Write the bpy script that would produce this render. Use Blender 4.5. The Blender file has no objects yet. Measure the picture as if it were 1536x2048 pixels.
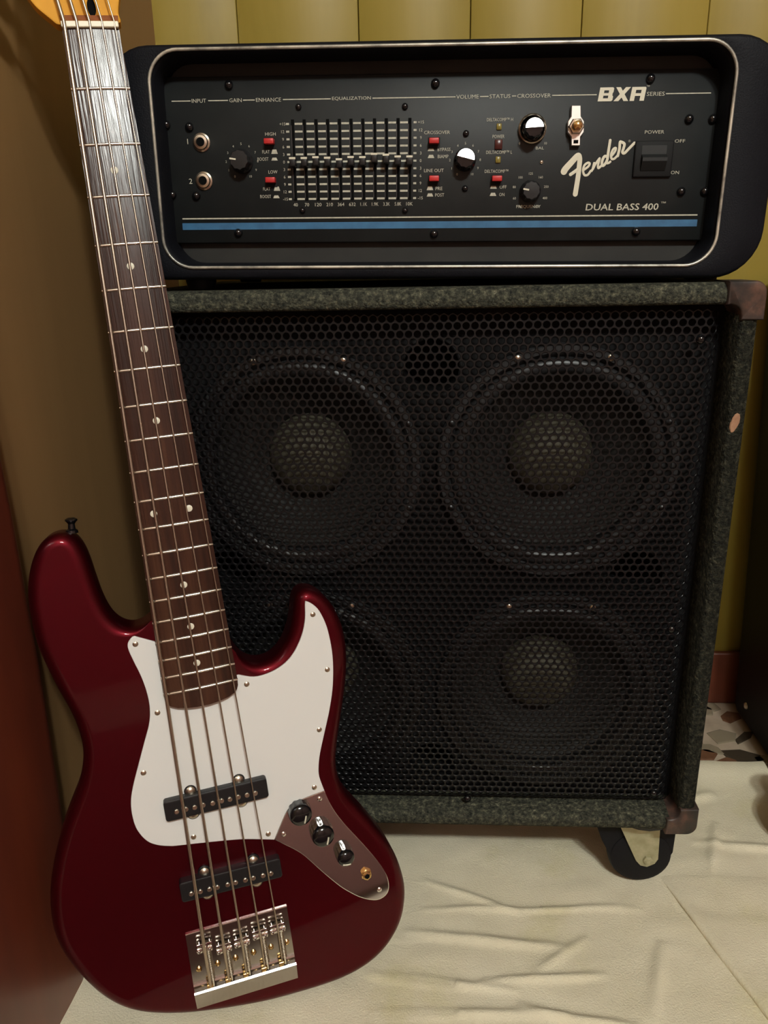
import bpy, bmesh, math, random
from mathutils import Vector, Matrix, Euler, noise

S = bpy.context.scene
C = S.collection
rnd = random.Random(7)

# ------------------------------------------------------------------ camera, world, light, exposure
cam_d = bpy.data.cameras.new('camera')
cam_d.sensor_fit = 'VERTICAL'
cam_d.sensor_height = 36.0
cam_d.lens = 1538.0 / 2048.0 * 36.0
cam_d.clip_start = 0.02
cam = bpy.data.objects.new('camera', cam_d)
C.objects.link(cam)
R3 = Matrix(((0.9985326, 0.00184441, 0.05412259),
             (0.0508278, 0.31294505, -0.94841021),
             (-0.01868665, 0.94976944, 0.31239209)))
cam.matrix_world = Matrix.Translation((0, 0, 0.737)) @ R3.to_4x4()
S.camera = cam

world = bpy.data.worlds.new('world')
S.world = world
world.use_nodes = True
world.node_tree.nodes['Background'].inputs[0].default_value = (1.0, 0.86, 0.68, 1)
world.node_tree.nodes['Background'].inputs[1].default_value = 0.012

S.view_settings.view_transform = 'Standard'
S.view_settings.look = 'None'
S.view_settings.exposure = 0.0
S.view_settings.gamma = 1.0
S.view_settings.use_curve_mapping = False

LAMP = Vector((0.53, -1.40, 2.34))       # ceiling lamp (two bulbs); its lights are made in its builder below
LAMP_W = (122.0, 49.0)
LAMP_COL = (0.955, 1.0, 0.955)

FZ = -0.010      # top of the towel
TZ = -0.020      # top of the tiled floor
CEIL = 2.45

# ------------------------------------------------------------------ materials
def mat(name, col, rough=0.5, metal=0.0, spec=0.5, coat=0.0, coat_r=0.05):
    m = bpy.data.materials.new(name); m.use_nodes = True
    b = m.node_tree.nodes['Principled BSDF']
    b.inputs['Base Color'].default_value = (*col, 1)
    b.inputs['Roughness'].default_value = rough
    b.inputs['Metallic'].default_value = metal
    b.inputs['Specular IOR Level'].default_value = spec
    b.inputs['Coat Weight'].default_value = coat
    b.inputs['Coat Roughness'].default_value = coat_r
    return m

def nd(m, t): return m.node_tree.nodes.new(t)
def lk(m, a, b): m.node_tree.links.new(a, b)
def bsdf(m): return m.node_tree.nodes['Principled BSDF']

def coords(m, scale=(1, 1, 1), rot=(0, 0, 0)):
    tc = nd(m, 'ShaderNodeTexCoord'); mp = nd(m, 'ShaderNodeMapping')
    mp.inputs['Scale'].default_value = scale; mp.inputs['Rotation'].default_value = rot
    lk(m, tc.outputs['Object'], mp.inputs['Vector'])
    return mp.outputs['Vector']

def noise_col(m, stops, scale=10, detail=4, vscale=(1, 1, 1), rough=0.6, dist=0.0, rot=(0, 0, 0)):
    v = coords(m, vscale, rot)
    n = nd(m, 'ShaderNodeTexNoise'); n.inputs['Scale'].default_value = scale
    n.inputs['Detail'].default_value = detail; n.inputs['Roughness'].default_value = rough
    n.inputs['Distortion'].default_value = dist
    lk(m, v, n.inputs['Vector'])
    r = nd(m, 'ShaderNodeValToRGB')
    e = r.color_ramp.elements
    e[0].position, e[0].color = stops[0][0], (*stops[0][1], 1)
    e[1].position, e[1].color = stops[-1][0], (*stops[-1][1], 1)
    for p, c in stops[1:-1]:
        x = e.new(p); x.color = (*c, 1)
    lk(m, n.outputs['Fac'], r.inputs['Fac'])
    lk(m, r.outputs['Color'], bsdf(m).inputs['Base Color'])
    return n, r

def noise_bump(m, scale=200, strength=0.3, dist=0.001, detail=3, vscale=(1, 1, 1)):
    v = coords(m, vscale)
    n = nd(m, 'ShaderNodeTexNoise'); n.inputs['Scale'].default_value = scale
    n.inputs['Detail'].default_value = detail
    lk(m, v, n.inputs['Vector'])
    b = nd(m, 'ShaderNodeBump'); b.inputs['Strength'].default_value = strength
    b.inputs['Distance'].default_value = dist
    lk(m, n.outputs['Fac'], b.inputs['Height'])
    lk(m, b.outputs['Normal'], bsdf(m).inputs['Normal'])
    return n

M = {}
M['red'] = mat('candy_red_lacquer', (0.090, 0.0029, 0.0072), 0.46, 0.9, 0.15, 0.32, 0.05)
noise_bump(M['red'], 1500, 0.05, 0.0002)
M['guard'] = mat('white_plastic', (0.80, 0.79, 0.76), 0.35)
M['chrome'] = mat('chrome', (0.86, 0.84, 0.82), 0.07, 1.0)
M['nickel'] = mat('worn_nickel', (0.66, 0.58, 0.47), 0.28, 1.0)
M['string'] = mat('wound_steel', (0.55, 0.46, 0.37), 0.35, 1.0)
M['fretwire'] = mat('fret_nickel', (0.90, 0.85, 0.74), 0.2, 1.0)
M['rosewood'] = mat('rosewood', (0.06, 0.025, 0.015), 0.235, 0.0, 0.37)
noise_col(M['rosewood'], [(0.3, (0.016, 0.007, 0.005)), (0.5, (0.042, 0.015, 0.009)), (0.72, (0.085, 0.032, 0.016))], 60, 5, (1, 0.035, 1), 0.65, 0.3)
noise_bump(M['rosewood'], 420, 0.62, 0.0006, 3, (1, 0.03, 1))
M['boardend'] = mat('red_brown_board_end', (0.26, 0.085, 0.035), 0.5)
M['maple'] = mat('amber_maple', (0.75, 0.42, 0.10), 0.55, 0, 0.1)
noise_col(M['maple'], [(0.3, (0.66, 0.29, 0.030)), (0.7, (0.80, 0.41, 0.055))], 25, 3, (1, 0.1, 1))
M['neckback'] = mat('maple_neck_back', (0.30, 0.15, 0.05), 0.4)
noise_col(M['neckback'], [(0.3, (0.22, 0.10, 0.035)), (0.7, (0.34, 0.17, 0.06))], 40, 3, (1, 0.05, 1))
M['bone'] = mat('nut_plastic', (0.82, 0.74, 0.55), 0.4)
M['inlay'] = mat('pearl_dot', (0.80, 0.75, 0.60), 0.35)
M['blackgloss'] = mat('black_gloss_plastic', (0.005, 0.005, 0.006), 0.12, 0, 0.5, 0.3, 0.05)
M['blackplastic'] = mat('black_plastic', (0.009, 0.009, 0.010), 0.38)
noise_bump(M['blackplastic'], 900, 0.08, 0.0002)
M['blackmatte'] = mat('black_matte', (0.005, 0.005, 0.0055), 0.7, 0, 0.3)
M['hole'] = mat('dark_hole', (0.002, 0.002, 0.002), 0.8, 0, 0.1)
M['cream'] = mat('cream_print', (0.50, 0.48, 0.38), 0.6)
noise_col(M['cream'], [(0.3, (0.40, 0.385, 0.31)), (0.7, (0.56, 0.54, 0.43))], 300, 2)
M['cream_bright'] = mat('cream_plastic_print', (0.70, 0.66, 0.52), 0.5)
M['blue'] = mat('blue_print', (0.030, 0.13, 0.26), 0.5)
noise_col(M['blue'], [(0.3, (0.022, 0.10, 0.21)), (0.7, (0.036, 0.15, 0.30))], 60, 3)
M['panel'] = mat('charcoal_panel', (0.03, 0.032, 0.031), 0.55, 0.0, 0.4)
noise_col(M['panel'], [(0.3, (0.007, 0.0085, 0.009)), (0.7, (0.012, 0.014, 0.0145))], 30, 6)
noise_bump(M['panel'], 1500, 0.12, 0.0002)
M['backplate'] = mat('dull_black_sheet', (0.026, 0.025, 0.022), 0.65)
noise_col(M['backplate'], [(0.35, (0.008, 0.008, 0.007)), (0.7, (0.018, 0.017, 0.014))], 25, 6)
M['tolex'] = mat('black_tolex', (0.0055, 0.0060, 0.0085), 0.55, 0, 0.14)
noise_bump(M['tolex'], 700, 0.5, 0.0006, 2)
M['trim'] = mat('worn_silver_bead', (0.5, 0.5, 0.45), 0.35, 0.6)
noise_col(M['trim'], [(0.30, (0.06, 0.06, 0.055)), (0.42, (0.34, 0.33, 0.29)), (0.6, (0.72, 0.69, 0.58))], 26, 6)
M['carpet'] = mat('worn_black_carpet', (0.04, 0.042, 0.036), 0.95, 0, 0.1)
noise_col(M['carpet'], [(0.34, (0.010, 0.011, 0.010)), (0.50, (0.036, 0.037, 0.028)), (0.62, (0.082, 0.081, 0.056)), (0.76, (0.25, 0.235, 0.165))], 190, 6, (1, 1, 1), 0.72)
# the side rails are darker than the top and bottom rails
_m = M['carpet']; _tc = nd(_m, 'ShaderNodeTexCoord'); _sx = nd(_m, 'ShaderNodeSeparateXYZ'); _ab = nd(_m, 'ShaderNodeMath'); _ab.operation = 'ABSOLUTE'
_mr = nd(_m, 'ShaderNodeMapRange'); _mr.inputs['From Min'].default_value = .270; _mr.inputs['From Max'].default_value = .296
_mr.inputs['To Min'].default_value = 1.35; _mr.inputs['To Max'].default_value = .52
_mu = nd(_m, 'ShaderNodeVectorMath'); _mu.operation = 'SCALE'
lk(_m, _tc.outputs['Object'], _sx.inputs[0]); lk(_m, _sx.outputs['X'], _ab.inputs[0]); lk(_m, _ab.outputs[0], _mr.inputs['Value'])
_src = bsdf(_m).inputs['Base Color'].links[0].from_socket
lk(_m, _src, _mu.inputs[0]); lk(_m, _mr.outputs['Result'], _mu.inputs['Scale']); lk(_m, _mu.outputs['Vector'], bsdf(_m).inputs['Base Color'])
noise_bump(M['carpet'], 420, 1.0, 0.003, 4)
M['grille'] = mat('black_steel_mesh', (0.0045, 0.0042, 0.0050), 0.36, 0.0, 0.4)
M['cone'] = mat('paper_cone', (0.022, 0.021, 0.020), 0.7, 0, 0.3)
noise_bump(M['cone'], 500, 0.3, 0.0008)
M['cap'] = mat('dust_cap_felt', (0.075, 0.068, 0.048), 0.7, 0, 0.3)
M['surround'] = mat('rubber_surround', (0.018, 0.018, 0.019), 0.4, 0, 0.4)
M['gasket'] = mat('speaker_frame', (0.020, 0.020, 0.021), 0.45, 0, 0.4)
M['baffle'] = mat('black_baffle', (0.0055, 0.0055, 0.006), 0.8, 0, 0.2)
M['corner'] = mat('worn_corner_plastic', (0.05, 0.03, 0.025), 0.45)
noise_col(M['corner'], [(0.35, (0.018, 0.016, 0.015)), (0.52, (0.05, 0.030, 0.024)), (0.7, (0.15, 0.075, 0.05))], 45, 5)
M['rubber'] = mat('black_rubber', (0.006, 0.006, 0.008), 0.6, 0, 0.2)
M['bridgemetal'] = mat('bridge_chrome', (0.42, 0.38, 0.35), 0.15, 1.0)
M['bracket'] = mat('plated_bracket', (0.85, 0.78, 0.72), 0.42, 1.0)
M['facet'] = mat('highlight_metal', (0.85, 0.83, 0.80), 0.30, 1.0)  # bright metal standing in for the lamp's reflection on the knob ends
M['rockerblack'] = mat('rocker_plastic', (0.010, 0.011, 0.011), 0.5, 0, 0.35)
M['zinc'] = mat('dull_zinc', (0.40, 0.38, 0.24), 0.5, 0.35)
noise_col(M['zinc'], [(0.3, (0.34, 0.32, 0.19)), (0.7, (0.50, 0.48, 0.32))], 60, 5)
M['brass'] = mat('brass', (0.75, 0.52, 0.22), 0.2, 1.0)
M['redbtn'] = mat('red_button', (0.50, 0.022, 0.022), 0.4)
M['led_y'] = mat('amber_lens', (0.22, 0.17, 0.035), 0.3)
M['led_r'] = mat('dark_red_lens', (0.060, 0.012, 0.010), 0.3)
M['worn'] = mat('bare_wood_chip', (0.36, 0.19, 0.11), 0.8)
noise_col(M['worn'], [(0.3, (0.28, 0.14, 0.08)), (0.7, (0.42, 0.24, 0.14))], 150, 3)
M['towel'] = mat('beige_fleece', (0.60, 0.52, 0.38), 0.95, 0, 0.1)
noise_col(M['towel'], [(0.26, (0.70, 0.64, 0.40)), (0.42, (0.78, 0.715, 0.53)), (0.75, (0.84, 0.775, 0.60))], 9, 5)
noise_bump(M['towel'], 520, 0.55, 0.002, 4)
M['plank'] = mat('yellow_pine_panelling', (0.5, 0.36, 0.13), 0.45)
noise_col(M['plank'], [(0.25, (0.275, 0.200, 0.030)), (0.5, (0.345, 0.255, 0.044)), (0.8, (0.40, 0.30, 0.074))], 9, 6, (1, 1, 0.12), 0.6, 0.6)
M['groove'] = mat('panel_groove', (0.20, 0.15, 0.032), 0.8)
M['brownwall'] = mat('brown_wood_wall', (0.30, 0.155, 0.045), 0.55)
noise_col(M['brownwall'], [(0.25, (0.215, 0.118, 0.045)), (0.5, (0.27, 0.15, 0.058)), (0.8, (0.32, 0.185, 0.075))], 7, 6, (1, 1, 0.06), 0.6, 0.4)
M['mahogany'] = mat('mahogany', (0.20, 0.040, 0.016), 0.38, 0, 0.5, 0.3, 0.2)
noise_col(M['mahogany'], [(0.25, (0.065, 0.015, 0.009)), (0.5, (0.12, 0.024, 0.011)), (0.8, (0.19, 0.040, 0.016))], 9, 5, (1, 1, 0.15))
M['baseboard'] = mat('red_brown_baseboard', (0.22, 0.050, 0.022), 0.4)
noise_col(M['baseboard'], [(0.3, (0.115, 0.030, 0.014)), (0.7, (0.17, 0.044, 0.022))], 12, 3)
M['tile'] = mat('beige_stone_floor', (0.50, 0.40, 0.30), 0.5)
noise_col(M['tile'], [(0.3, (0.36, 0.28, 0.20)), (0.5, (0.50, 0.40, 0.30)), (0.75, (0.56, 0.46, 0.36))], 14, 5)
M['chip_a'] = mat('brown_stone_chip', (0.16, 0.075, 0.040), 0.5)
noise_col(M['chip_a'], [(0.3, (0.13, 0.055, 0.028)), (0.7, (0.20, 0.095, 0.05))], 60, 3)
M['chip_b'] = mat('dark_stone_chip', (0.055, 0.040, 0.026), 0.5)
M['chip_c'] = mat('grey_tan_stone_chip', (0.27, 0.22, 0.15), 0.5)
M['case'] = mat('black_vinyl', (0.0035, 0.0035, 0.0045), 0.55, 0, 0.15)
noise_bump(M['case'], 500, 0.3, 0.0005)
M['piping'] = mat('dark_piping', (0.045, 0.036, 0.038), 0.5)
M['mauve'] = mat('mauve_brown_wood', (0.22, 0.12, 0.10), 0.35)
noise_col(M['mauve'], [(0.35, (0.20, 0.075, 0.045)), (0.65, (0.30, 0.20, 0.20))], 22, 3)
M['plaster'] = mat('pinkish_tan_plaster', (0.26, 0.15, 0.125), 0.8)
noise_bump(M['plaster'], 80, 0.2, 0.002)
M['ceil'] = mat('ceiling_paint', (0.45, 0.41, 0.35), 0.9)
M['rug'] = mat('mauve_brown_rug', (0.15, 0.060, 0.050), 0.95)
noise_bump(M['rug'], 300, 0.6, 0.003)
M['lampwhite'] = mat('white_lamp_metal', (0.7, 0.7, 0.68), 0.4)

# ------------------------------------------------------------------ helpers
def link(name, me, parent=None, m=None, smooth=False):
    o = bpy.data.objects.new(name, me)
    C.objects.link(o)
    if parent is not None: o.parent = parent
    if m is not None: me.materials.append(m)
    if smooth:
        for p in me.polygons: p.use_smooth = True
    return o

def mesh(name, verts, faces, m, parent=None, smooth=False, sharp=None):
    me = bpy.data.meshes.new(name)
    me.from_pydata([tuple(v) for v in verts], [], faces)
    me.update()
    bm = bmesh.new(); bm.from_mesh(me)
    bmesh.ops.recalc_face_normals(bm, faces=bm.faces[:])
    if smooth and sharp:
        for e in bm.edges:
            if len(e.link_faces) == 2 and e.calc_face_angle() > math.radians(sharp): e.smooth = False
    bm.to_mesh(me); bm.free()
    return link(name, me, parent, m, smooth)

def from_bm(name, bm, m, parent=None, smooth=False, sharp=35):
    bmesh.ops.recalc_face_normals(bm, faces=bm.faces[:])
    if smooth:
        for e in bm.edges:
            if len(e.link_faces) == 2 and e.calc_face_angle() > math.radians(sharp): e.smooth = False
    me = bpy.data.meshes.new(name); bm.to_mesh(me); bm.free()
    return link(name, me, parent, m, smooth)

def empty(name, loc=(0, 0, 0), label=None, cat=None, group=None):
    o = bpy.data.objects.new(name, None); C.objects.link(o)
    o.empty_display_size = 0.05
    o.location = loc
    tag(o, label, cat, group)
    return o

def tag(o, label=None, cat=None, group=None, kind=None):
    if label: o['label'] = label
    if cat: o['category'] = cat
    if group: o['group'] = group
    if kind: o['kind'] = kind
    return o

def add_box(bm, c, s, bev=0.0, seg=2, rot=None):
    r = bmesh.ops.create_cube(bm, size=1.0)
    vs = r['verts']
    bmesh.ops.scale(bm, vec=s, verts=vs)
    if bev > 0:
        es = list({e for v in vs for e in v.link_edges})
        rr = bmesh.ops.bevel(bm, geom=es, offset=bev, segments=seg, affect='EDGES', profile=0.5)
        vs = list({v for f in rr['faces'] for v in f.verts} | {v for v in vs if v.is_valid})
    if rot is not None: bmesh.ops.rotate(bm, cent=(0, 0, 0), matrix=rot, verts=vs)
    bmesh.ops.translate(bm, vec=c, verts=vs)
    return vs

def box(name, c, s, m, parent=None, bev=0.0, seg=2, rot=None):
    bm = bmesh.new(); add_box(bm, c, s, bev, seg, rot)
    return from_bm(name, bm, m, parent, bev > 0, 60)

def frame_from(axis):
    a = Vector(axis).normalized()
    t = Vector((0, 0, 1)) if abs(a.z) < 0.9 else Vector((1, 0, 0))
    x = t.cross(a).normalized(); y = a.cross(x)
    return x, y, a

def lathe_data(profile, origin, axis, seg=24, ang=0.0):
    """profile: (radius, height along axis)."""
    x, y, a = frame_from(axis); o = Vector(origin)
    V, F = [], []
    for r, h in profile:
        for k in range(seg):
            t = 2 * math.pi * k / seg + ang
            V.append(o + a * h + (x * math.cos(t) + y * math.sin(t)) * max(r, 1e-5))
    n = len(profile)
    for i in range(n - 1):
        for k in range(seg):
            k2 = (k + 1) % seg
            F.append((i * seg + k, i * seg + k2, (i + 1) * seg + k2, (i + 1) * seg + k))
    F.append(tuple(range(seg))[::-1])
    F.append(tuple((n - 1) * seg + k for k in range(seg)))
    return V, F

def lathe(name, profile, origin, axis, m, parent=None, seg=24, smooth=True, sharp=40):
    V, F = lathe_data(profile, origin, axis, seg)
    return mesh(name, V, F, m, parent, smooth, sharp)

def tube_data(pts, r, seg=8, closed=False):
    P = [Vector(p) for p in pts]; V, F = [], []
    n = len(P)
    rs = r if isinstance(r, (list, tuple)) else [r] * n
    prev = None
    for i, p in enumerate(P):
        if closed: d = P[(i + 1) % n] - P[i - 1]
        else: d = P[min(i + 1, n - 1)] - P[max(i - 1, 0)]
        d.normalize()
        if prev is None:
            x, y, _ = frame_from(d)
        else:
            x = (prev - d * prev.dot(d)).normalized(); y = d.cross(x)
        prev = x
        for k in range(seg):
            t = 2 * math.pi * k / seg
            V.append(p + (x * math.cos(t) + y * math.sin(t)) * rs[i])
    for i in range(n if closed else n - 1):
        j = (i + 1) % n
        for k in range(seg):
            k2 = (k + 1) % seg
            F.append((i * seg + k, i * seg + k2, j * seg + k2, j * seg + k))
    if not closed:
        F.append(tuple(range(seg))[::-1]); F.append(tuple((n - 1) * seg + k for k in range(seg)))
    return V, F

def tube(name, pts, r, m, parent=None, seg=8, closed=False):
    V, F = tube_data(pts, r, seg, closed)
    return mesh(name, V, F, m, parent, True, 60)

def join_data(lst):
    V, F = [], []
    for v, f in lst:
        b = len(V); V += list(v); F += [tuple(i + b for i in q) for q in f]
    return V, F

def catmull(pts, n=6, closed=True):
    out = []; N = len(pts)
    rng = range(N) if closed else range(N - 1)
    for i in rng:
        if closed: p0, p1, p2, p3 = (pts[(i + k) % N] for k in (-1, 0, 1, 2))
        else: p0, p1, p2, p3 = pts[max(i - 1, 0)], pts[i], pts[i + 1], pts[min(i + 2, N - 1)]
        for k in range(n):
            t = k / n
            q = []
            for a, b, c, d in zip(p0, p1, p2, p3):
                q.append(0.5 * (2 * b + (c - a) * t + (2 * a - 5 * b + 4 * c - d) * t * t + (3 * b - a - 3 * c + d) * t ** 3))
            out.append(tuple(q))
    if not closed: out.append(tuple(pts[-1]))
    return out

def resample(pts, step):
    P = [Vector(p) for p in pts]; P.append(P[0].copy())
    L = [0.0]
    for a, b in zip(P, P[1:]): L.append(L[-1] + (b - a).length)
    n = max(8, int(L[-1] / step)); out = []; j = 0
    for i in range(n):
        s = L[-1] * i / n
        while L[j + 1] < s: j += 1
        t = (s - L[j]) / max(L[j + 1] - L[j], 1e-9)
        q = P[j].lerp(P[j + 1], t); out.append((q.x, q.y))
    return out

def smooth_poly(pts, it=3):
    P = list(pts); N = len(P)
    for _ in range(it):
        P = [((P[i - 1][0] + 2 * P[i][0] + P[(i + 1) % N][0]) / 4, (P[i - 1][1] + 2 * P[i][1] + P[(i + 1) % N][1]) / 4) for i in range(N)]
    return P

def area2(P): return sum(P[i - 1][0] * P[i][1] - P[i][0] * P[i - 1][1] for i in range(len(P)))

def inset(P, d, wt=None):
    N = len(P); s = 1 if area2(P) > 0 else -1; out = []
    for i in range(N):
        t = Vector((P[(i + 1) % N][0] - P[i - 1][0], P[(i + 1) % N][1] - P[i - 1][1])).normalized()
        nrm = Vector((-t.y, t.x)) * s
        w = wt(P[i]) if wt else 1.0
        out.append((P[i][0] + nrm.x * d * w, P[i][1] + nrm.y * d * w))
    return out

def slab(name, outline, z0, z1, r, m, parent, conv, seg=5, back_r=None, smooth=True, wt=None):
    """closed outline (2-D) thickened from z0 to z1 with rounded front (z1) and back edges."""
    br = r if back_r is None else back_r
    prof = []
    if br > 0:
        prof.append((br + min(0.001, br), z0))
        for k in range(seg + 1):
            a = math.pi / 2 * k / seg
            prof.append((br * (1 - math.sin(a)), z0 + br * (1 - math.cos(a))))
    else: prof.append((0, z0))
    if r > 0:
        for k in range(seg + 1):
            a = math.pi / 2 * k / seg
            prof.append((r * (1 - math.cos(a)), z1 - r * (1 - math.sin(a))))
        prof.append((r + min(0.001, r), z1))
    else: prof.append((0, z1))
    V, F = [], []; N = len(outline)
    for d, z in prof:
        P = inset(outline, d, wt) if d > 0 else outline
        V += [conv(p[0], p[1], z) for p in P]
    for i in range(len(prof) - 1):
        for k in range(N):
            k2 = (k + 1) % N
            F.append((i * N + k, i * N + k2, (i + 1) * N + k2, (i + 1) * N + k))
    bm = bmesh.new()
    vs = [bm.verts.new(v) for v in V]
    for f in F: bm.faces.new([vs[i] for i in f])
    for b in (0, (len(prof) - 1) * N):
        es = [bm.edges.get((vs[b + k], vs[b + (k + 1) % N])) for k in range(N)]
        bmesh.ops.triangle_fill(bm, use_beauty=True, edges=[e for e in es if e])
    return from_bm(name, bm, m, parent, smooth, 40)

def rr(x0, x1, z0, z1, r, n=8):
    """rounded rectangle, 4*(n+1) points."""
    P = []
    for cx, cz, a0 in ((x1 - r, z1 - r, 0), (x0 + r, z1 - r, 90), (x0 + r, z0 + r, 180), (x1 - r, z0 + r, 270)):
        for k in range(n + 1):
            a = math.radians(a0 + 90 * k / n)
            P.append((cx + r * math.cos(a), cz + r * math.sin(a)))
    return P

def loft(name, rings, m, parent=None, cap0=True, cap1=True, sharp=40):
    """rings of (list of 2-D points, y): consecutive rings joined by quads in the xz plane."""
    V, F = [], []; N = len(rings[0][0])
    for P, y in rings: V += [(p[0], y, p[1]) for p in P]
    for i in range(len(rings) - 1):
        for k in range(N):
            k2 = (k + 1) % N
            F.append((i * N + k, i * N + k2, (i + 1) * N + k2, (i + 1) * N + k))
    if cap0: F.append(tuple(range(N)))
    if cap1: F.append(tuple((len(rings) - 1) * N + k for k in range(N)))
    return mesh(name, V, F, m, parent, True, sharp)

def text(name, s, x, z, y, h, w, m, parent, shear=0.0, bold=0.0, align='C'):
    """flat print standing in the xz plane, facing -y; x, z = centre; fitted to height h and width w."""
    cu = bpy.data.curves.new('tmp', 'FONT'); cu.body = s; cu.size = 1.0; cu.resolution_u = 2
    cu.shear = shear; cu.offset = bold
    o = bpy.data.objects.new('tmp', cu); C.objects.link(o)
    bpy.context.view_layer.update()
    me = bpy.data.meshes.new_from_object(o.evaluated_get(bpy.context.evaluated_depsgraph_get()))
    bpy.data.objects.remove(o)
    xs = [v.co.x for v in me.vertices]; ys = [v.co.y for v in me.vertices]
    x0, x1, y0, y1 = min(xs), max(xs), min(ys), max(ys)
    k = h / (y1 - y0); kx = w / (x1 - x0) if w else k
    for v in me.vertices:
        v.co = ((v.co.x - (x0 + x1) / 2) * kx + x, y, (v.co.y - (y0 + y1) / 2) * k + z)
    me.name = name
    return link(name, me, parent, m)

def ribbon(pts, w, y, V, F, round_end=True):
    """flat stroke of width w along 2-D points at depth y."""
    P = [Vector(p) for p in pts]; b = len(V); n = len(P)
    for i in range(n):
        d = (P[min(i + 1, n - 1)] - P[max(i - 1, 0)]).normalized(); q = Vector((-d.y, d.x))
        ww = w[i] if isinstance(w, (list, tuple)) else w
        V.append((P[i].x + q.x * ww / 2, y, P[i].y + q.y * ww / 2)); V.append((P[i].x - q.x * ww / 2, y, P[i].y - q.y * ww / 2))
    for i in range(n - 1): F.append((b + 2 * i, b + 2 * i + 1, b + 2 * i + 3, b + 2 * i + 2))
    if round_end:
        for i in (0, n - 1):
            ww = (w[i] if isinstance(w, (list, tuple)) else w) / 2
            c = len(V)
            for k in range(10): V.append((P[i].x + ww * math.cos(k * 0.6283), y - .00003, P[i].y + ww * math.sin(k * 0.6283)))
            F.append(tuple(range(c, c + 10)))

def brush(pts, w, y, V, F):
    """painted stroke that may turn back on itself: closely spaced low domes along the path."""
    P = [Vector(p) for p in pts]; n = len(P)
    ws = w if isinstance(w, (list, tuple)) else [w] * n
    for i in range(n - 1):
        k = max(1, int((P[i + 1] - P[i]).length / .00030))
        for j in range(k):
            q = P[i].lerp(P[i + 1], j / k); r = (ws[i] + (ws[i + 1] - ws[i]) * j / k) / 2
            c = len(V); V.append((q.x, y - .00012, q.y))
            V += [(q.x + r * math.cos(a * .5236), y, q.y + r * math.sin(a * .5236)) for a in range(12)]
            F += [(c, c + 1 + a, c + 1 + (a + 1) % 12) for a in range(12)]

def rects(name, L, y, m, parent):
    """flat printed rectangles (x0,x1,z0,z1) as one mesh."""
    V, F = [], []
    for x0, x1, z0, z1 in L:
        b = len(V); V += [(x0, y, z0), (x1, y, z0), (x1, y, z1), (x0, y, z1)]; F.append((b, b + 1, b + 2, b + 3))
    return mesh(name, V, F, m, parent)

def mm(L): return [(a / 1000.0, b / 1000.0) for a, b in L]

# ================================================================== setting
def structure(o): o['kind'] = 'structure'; return o

XL0, XL1 = -0.381, -0.559     # left wall at the back corner / at the rear
XR, YB, YF = 2.3, 1.224, -2.6

structure(box('floor', (0.95, (YB + YF) / 2, TZ - 0.05), (3.4, YB - YF + 0.4, 0.1), M['tile']))
floor = bpy.data.objects['floor']
structure(box('ceiling', (0.95, (YB + YF) / 2, CEIL + 0.05), (3.4, YB - YF + 0.4, 0.1), M['ceil']))
# stone chips let into the floor beside the cabinet
chips = []
def chip(x, y, r, m, k, ang, asp):
    n = rnd.randint(5, 7)
    P = []
    for i in range(n):
        a = 2 * math.pi * i / n + rnd.uniform(-.25, .25); q = r * rnd.uniform(.75, 1.1)
        u, v = q * math.cos(a) * asp, q * math.sin(a)
        P.append((x + u * math.cos(ang) - v * math.sin(ang), y + u * math.sin(ang) + v * math.cos(ang)))
    V = [(p[0], p[1], TZ - 0.004) for p in P] + [(p[0], p[1], TZ + 0.0012) for p in P] + [(x + (p[0] - x) * .88, y + (p[1] - y) * .88, TZ + 0.002) for p in P]
    F = []
    for a in (0, n):
        for i in range(n): F.append((a + i, a + (i + 1) % n, a + n + (i + 1) % n, a + n + i))
    F.append(tuple(range(2 * n, 3 * n)))
    o = mesh('stone_chip', V, F, m); o.parent = floor; o.matrix_parent_inverse = floor.matrix_world.inverted()
CH = [(.452, 1.150, .017, 'chip_a', .2, 1.2), (.437, 1.105, .018, 'chip_a', .5, 1.3), (.520, 1.170, .016, 'chip_a', .6, 1.5),
      (.480, 1.190, .018, 'chip_c', .1, 1.2), (.498, 1.060, .020, 'chip_b', -.3, 1.9), (.465, 1.040, .014, 'chip_a', .4, 1.8),
      (.437, 1.062, .015, 'chip_a', .1, 1.7), (.435, 1.025, .015, 'chip_a', -.2, 1.6), (.520, 1.110, .009, 'chip_b', .7, 3.2),
      (.488, 1.112, .020, 'chip_c', .3, 1.4), (.505, 1.028, .012, 'chip_a', .2, 1.6), (.455, 1.078, .015, 'chip_c', -.5, 1.5),
      (.42, 1.18, .018, 'chip_a', .2, 1.3), (.50, 1.20, .014, 'chip_c', .9, 1.3), (.53, 1.05, .016, 'chip_c', .1, 1.4)]
for c in CH: chip(c[0], c[1], c[2], M[c[3]], 0, c[4], c[5])

# back wall: backing with upright boards
wall_back = structure(box('wall_back', (0.95, YB + 0.062, CEIL / 2), (3.4, 0.1, CEIL + 0.1), M['groove']))
edges = [-0.60, -0.435, -0.262, -0.092, 0.063, 0.215, 0.385]
while edges[-1] < XR: edges.append(edges[-1] + rnd.uniform(.155, .175))
for a, b in zip(edges, edges[1:]):
    o = box('board', ((a + b) / 2, YB + 0.006 + rnd.uniform(-.0005, .0005), CEIL / 2), (b - a - 0.0013, 0.012, CEIL + 0.08), M['plank'], None, 0.0008, 1)
    o.parent = wall_back
structure(box('baseboard_back', ((XR - .4) / 2, YB - 0.006, TZ + 0.050), (XR + .36, 0.012, 0.1), M['baseboard'], None, 0.004, 2))
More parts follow.
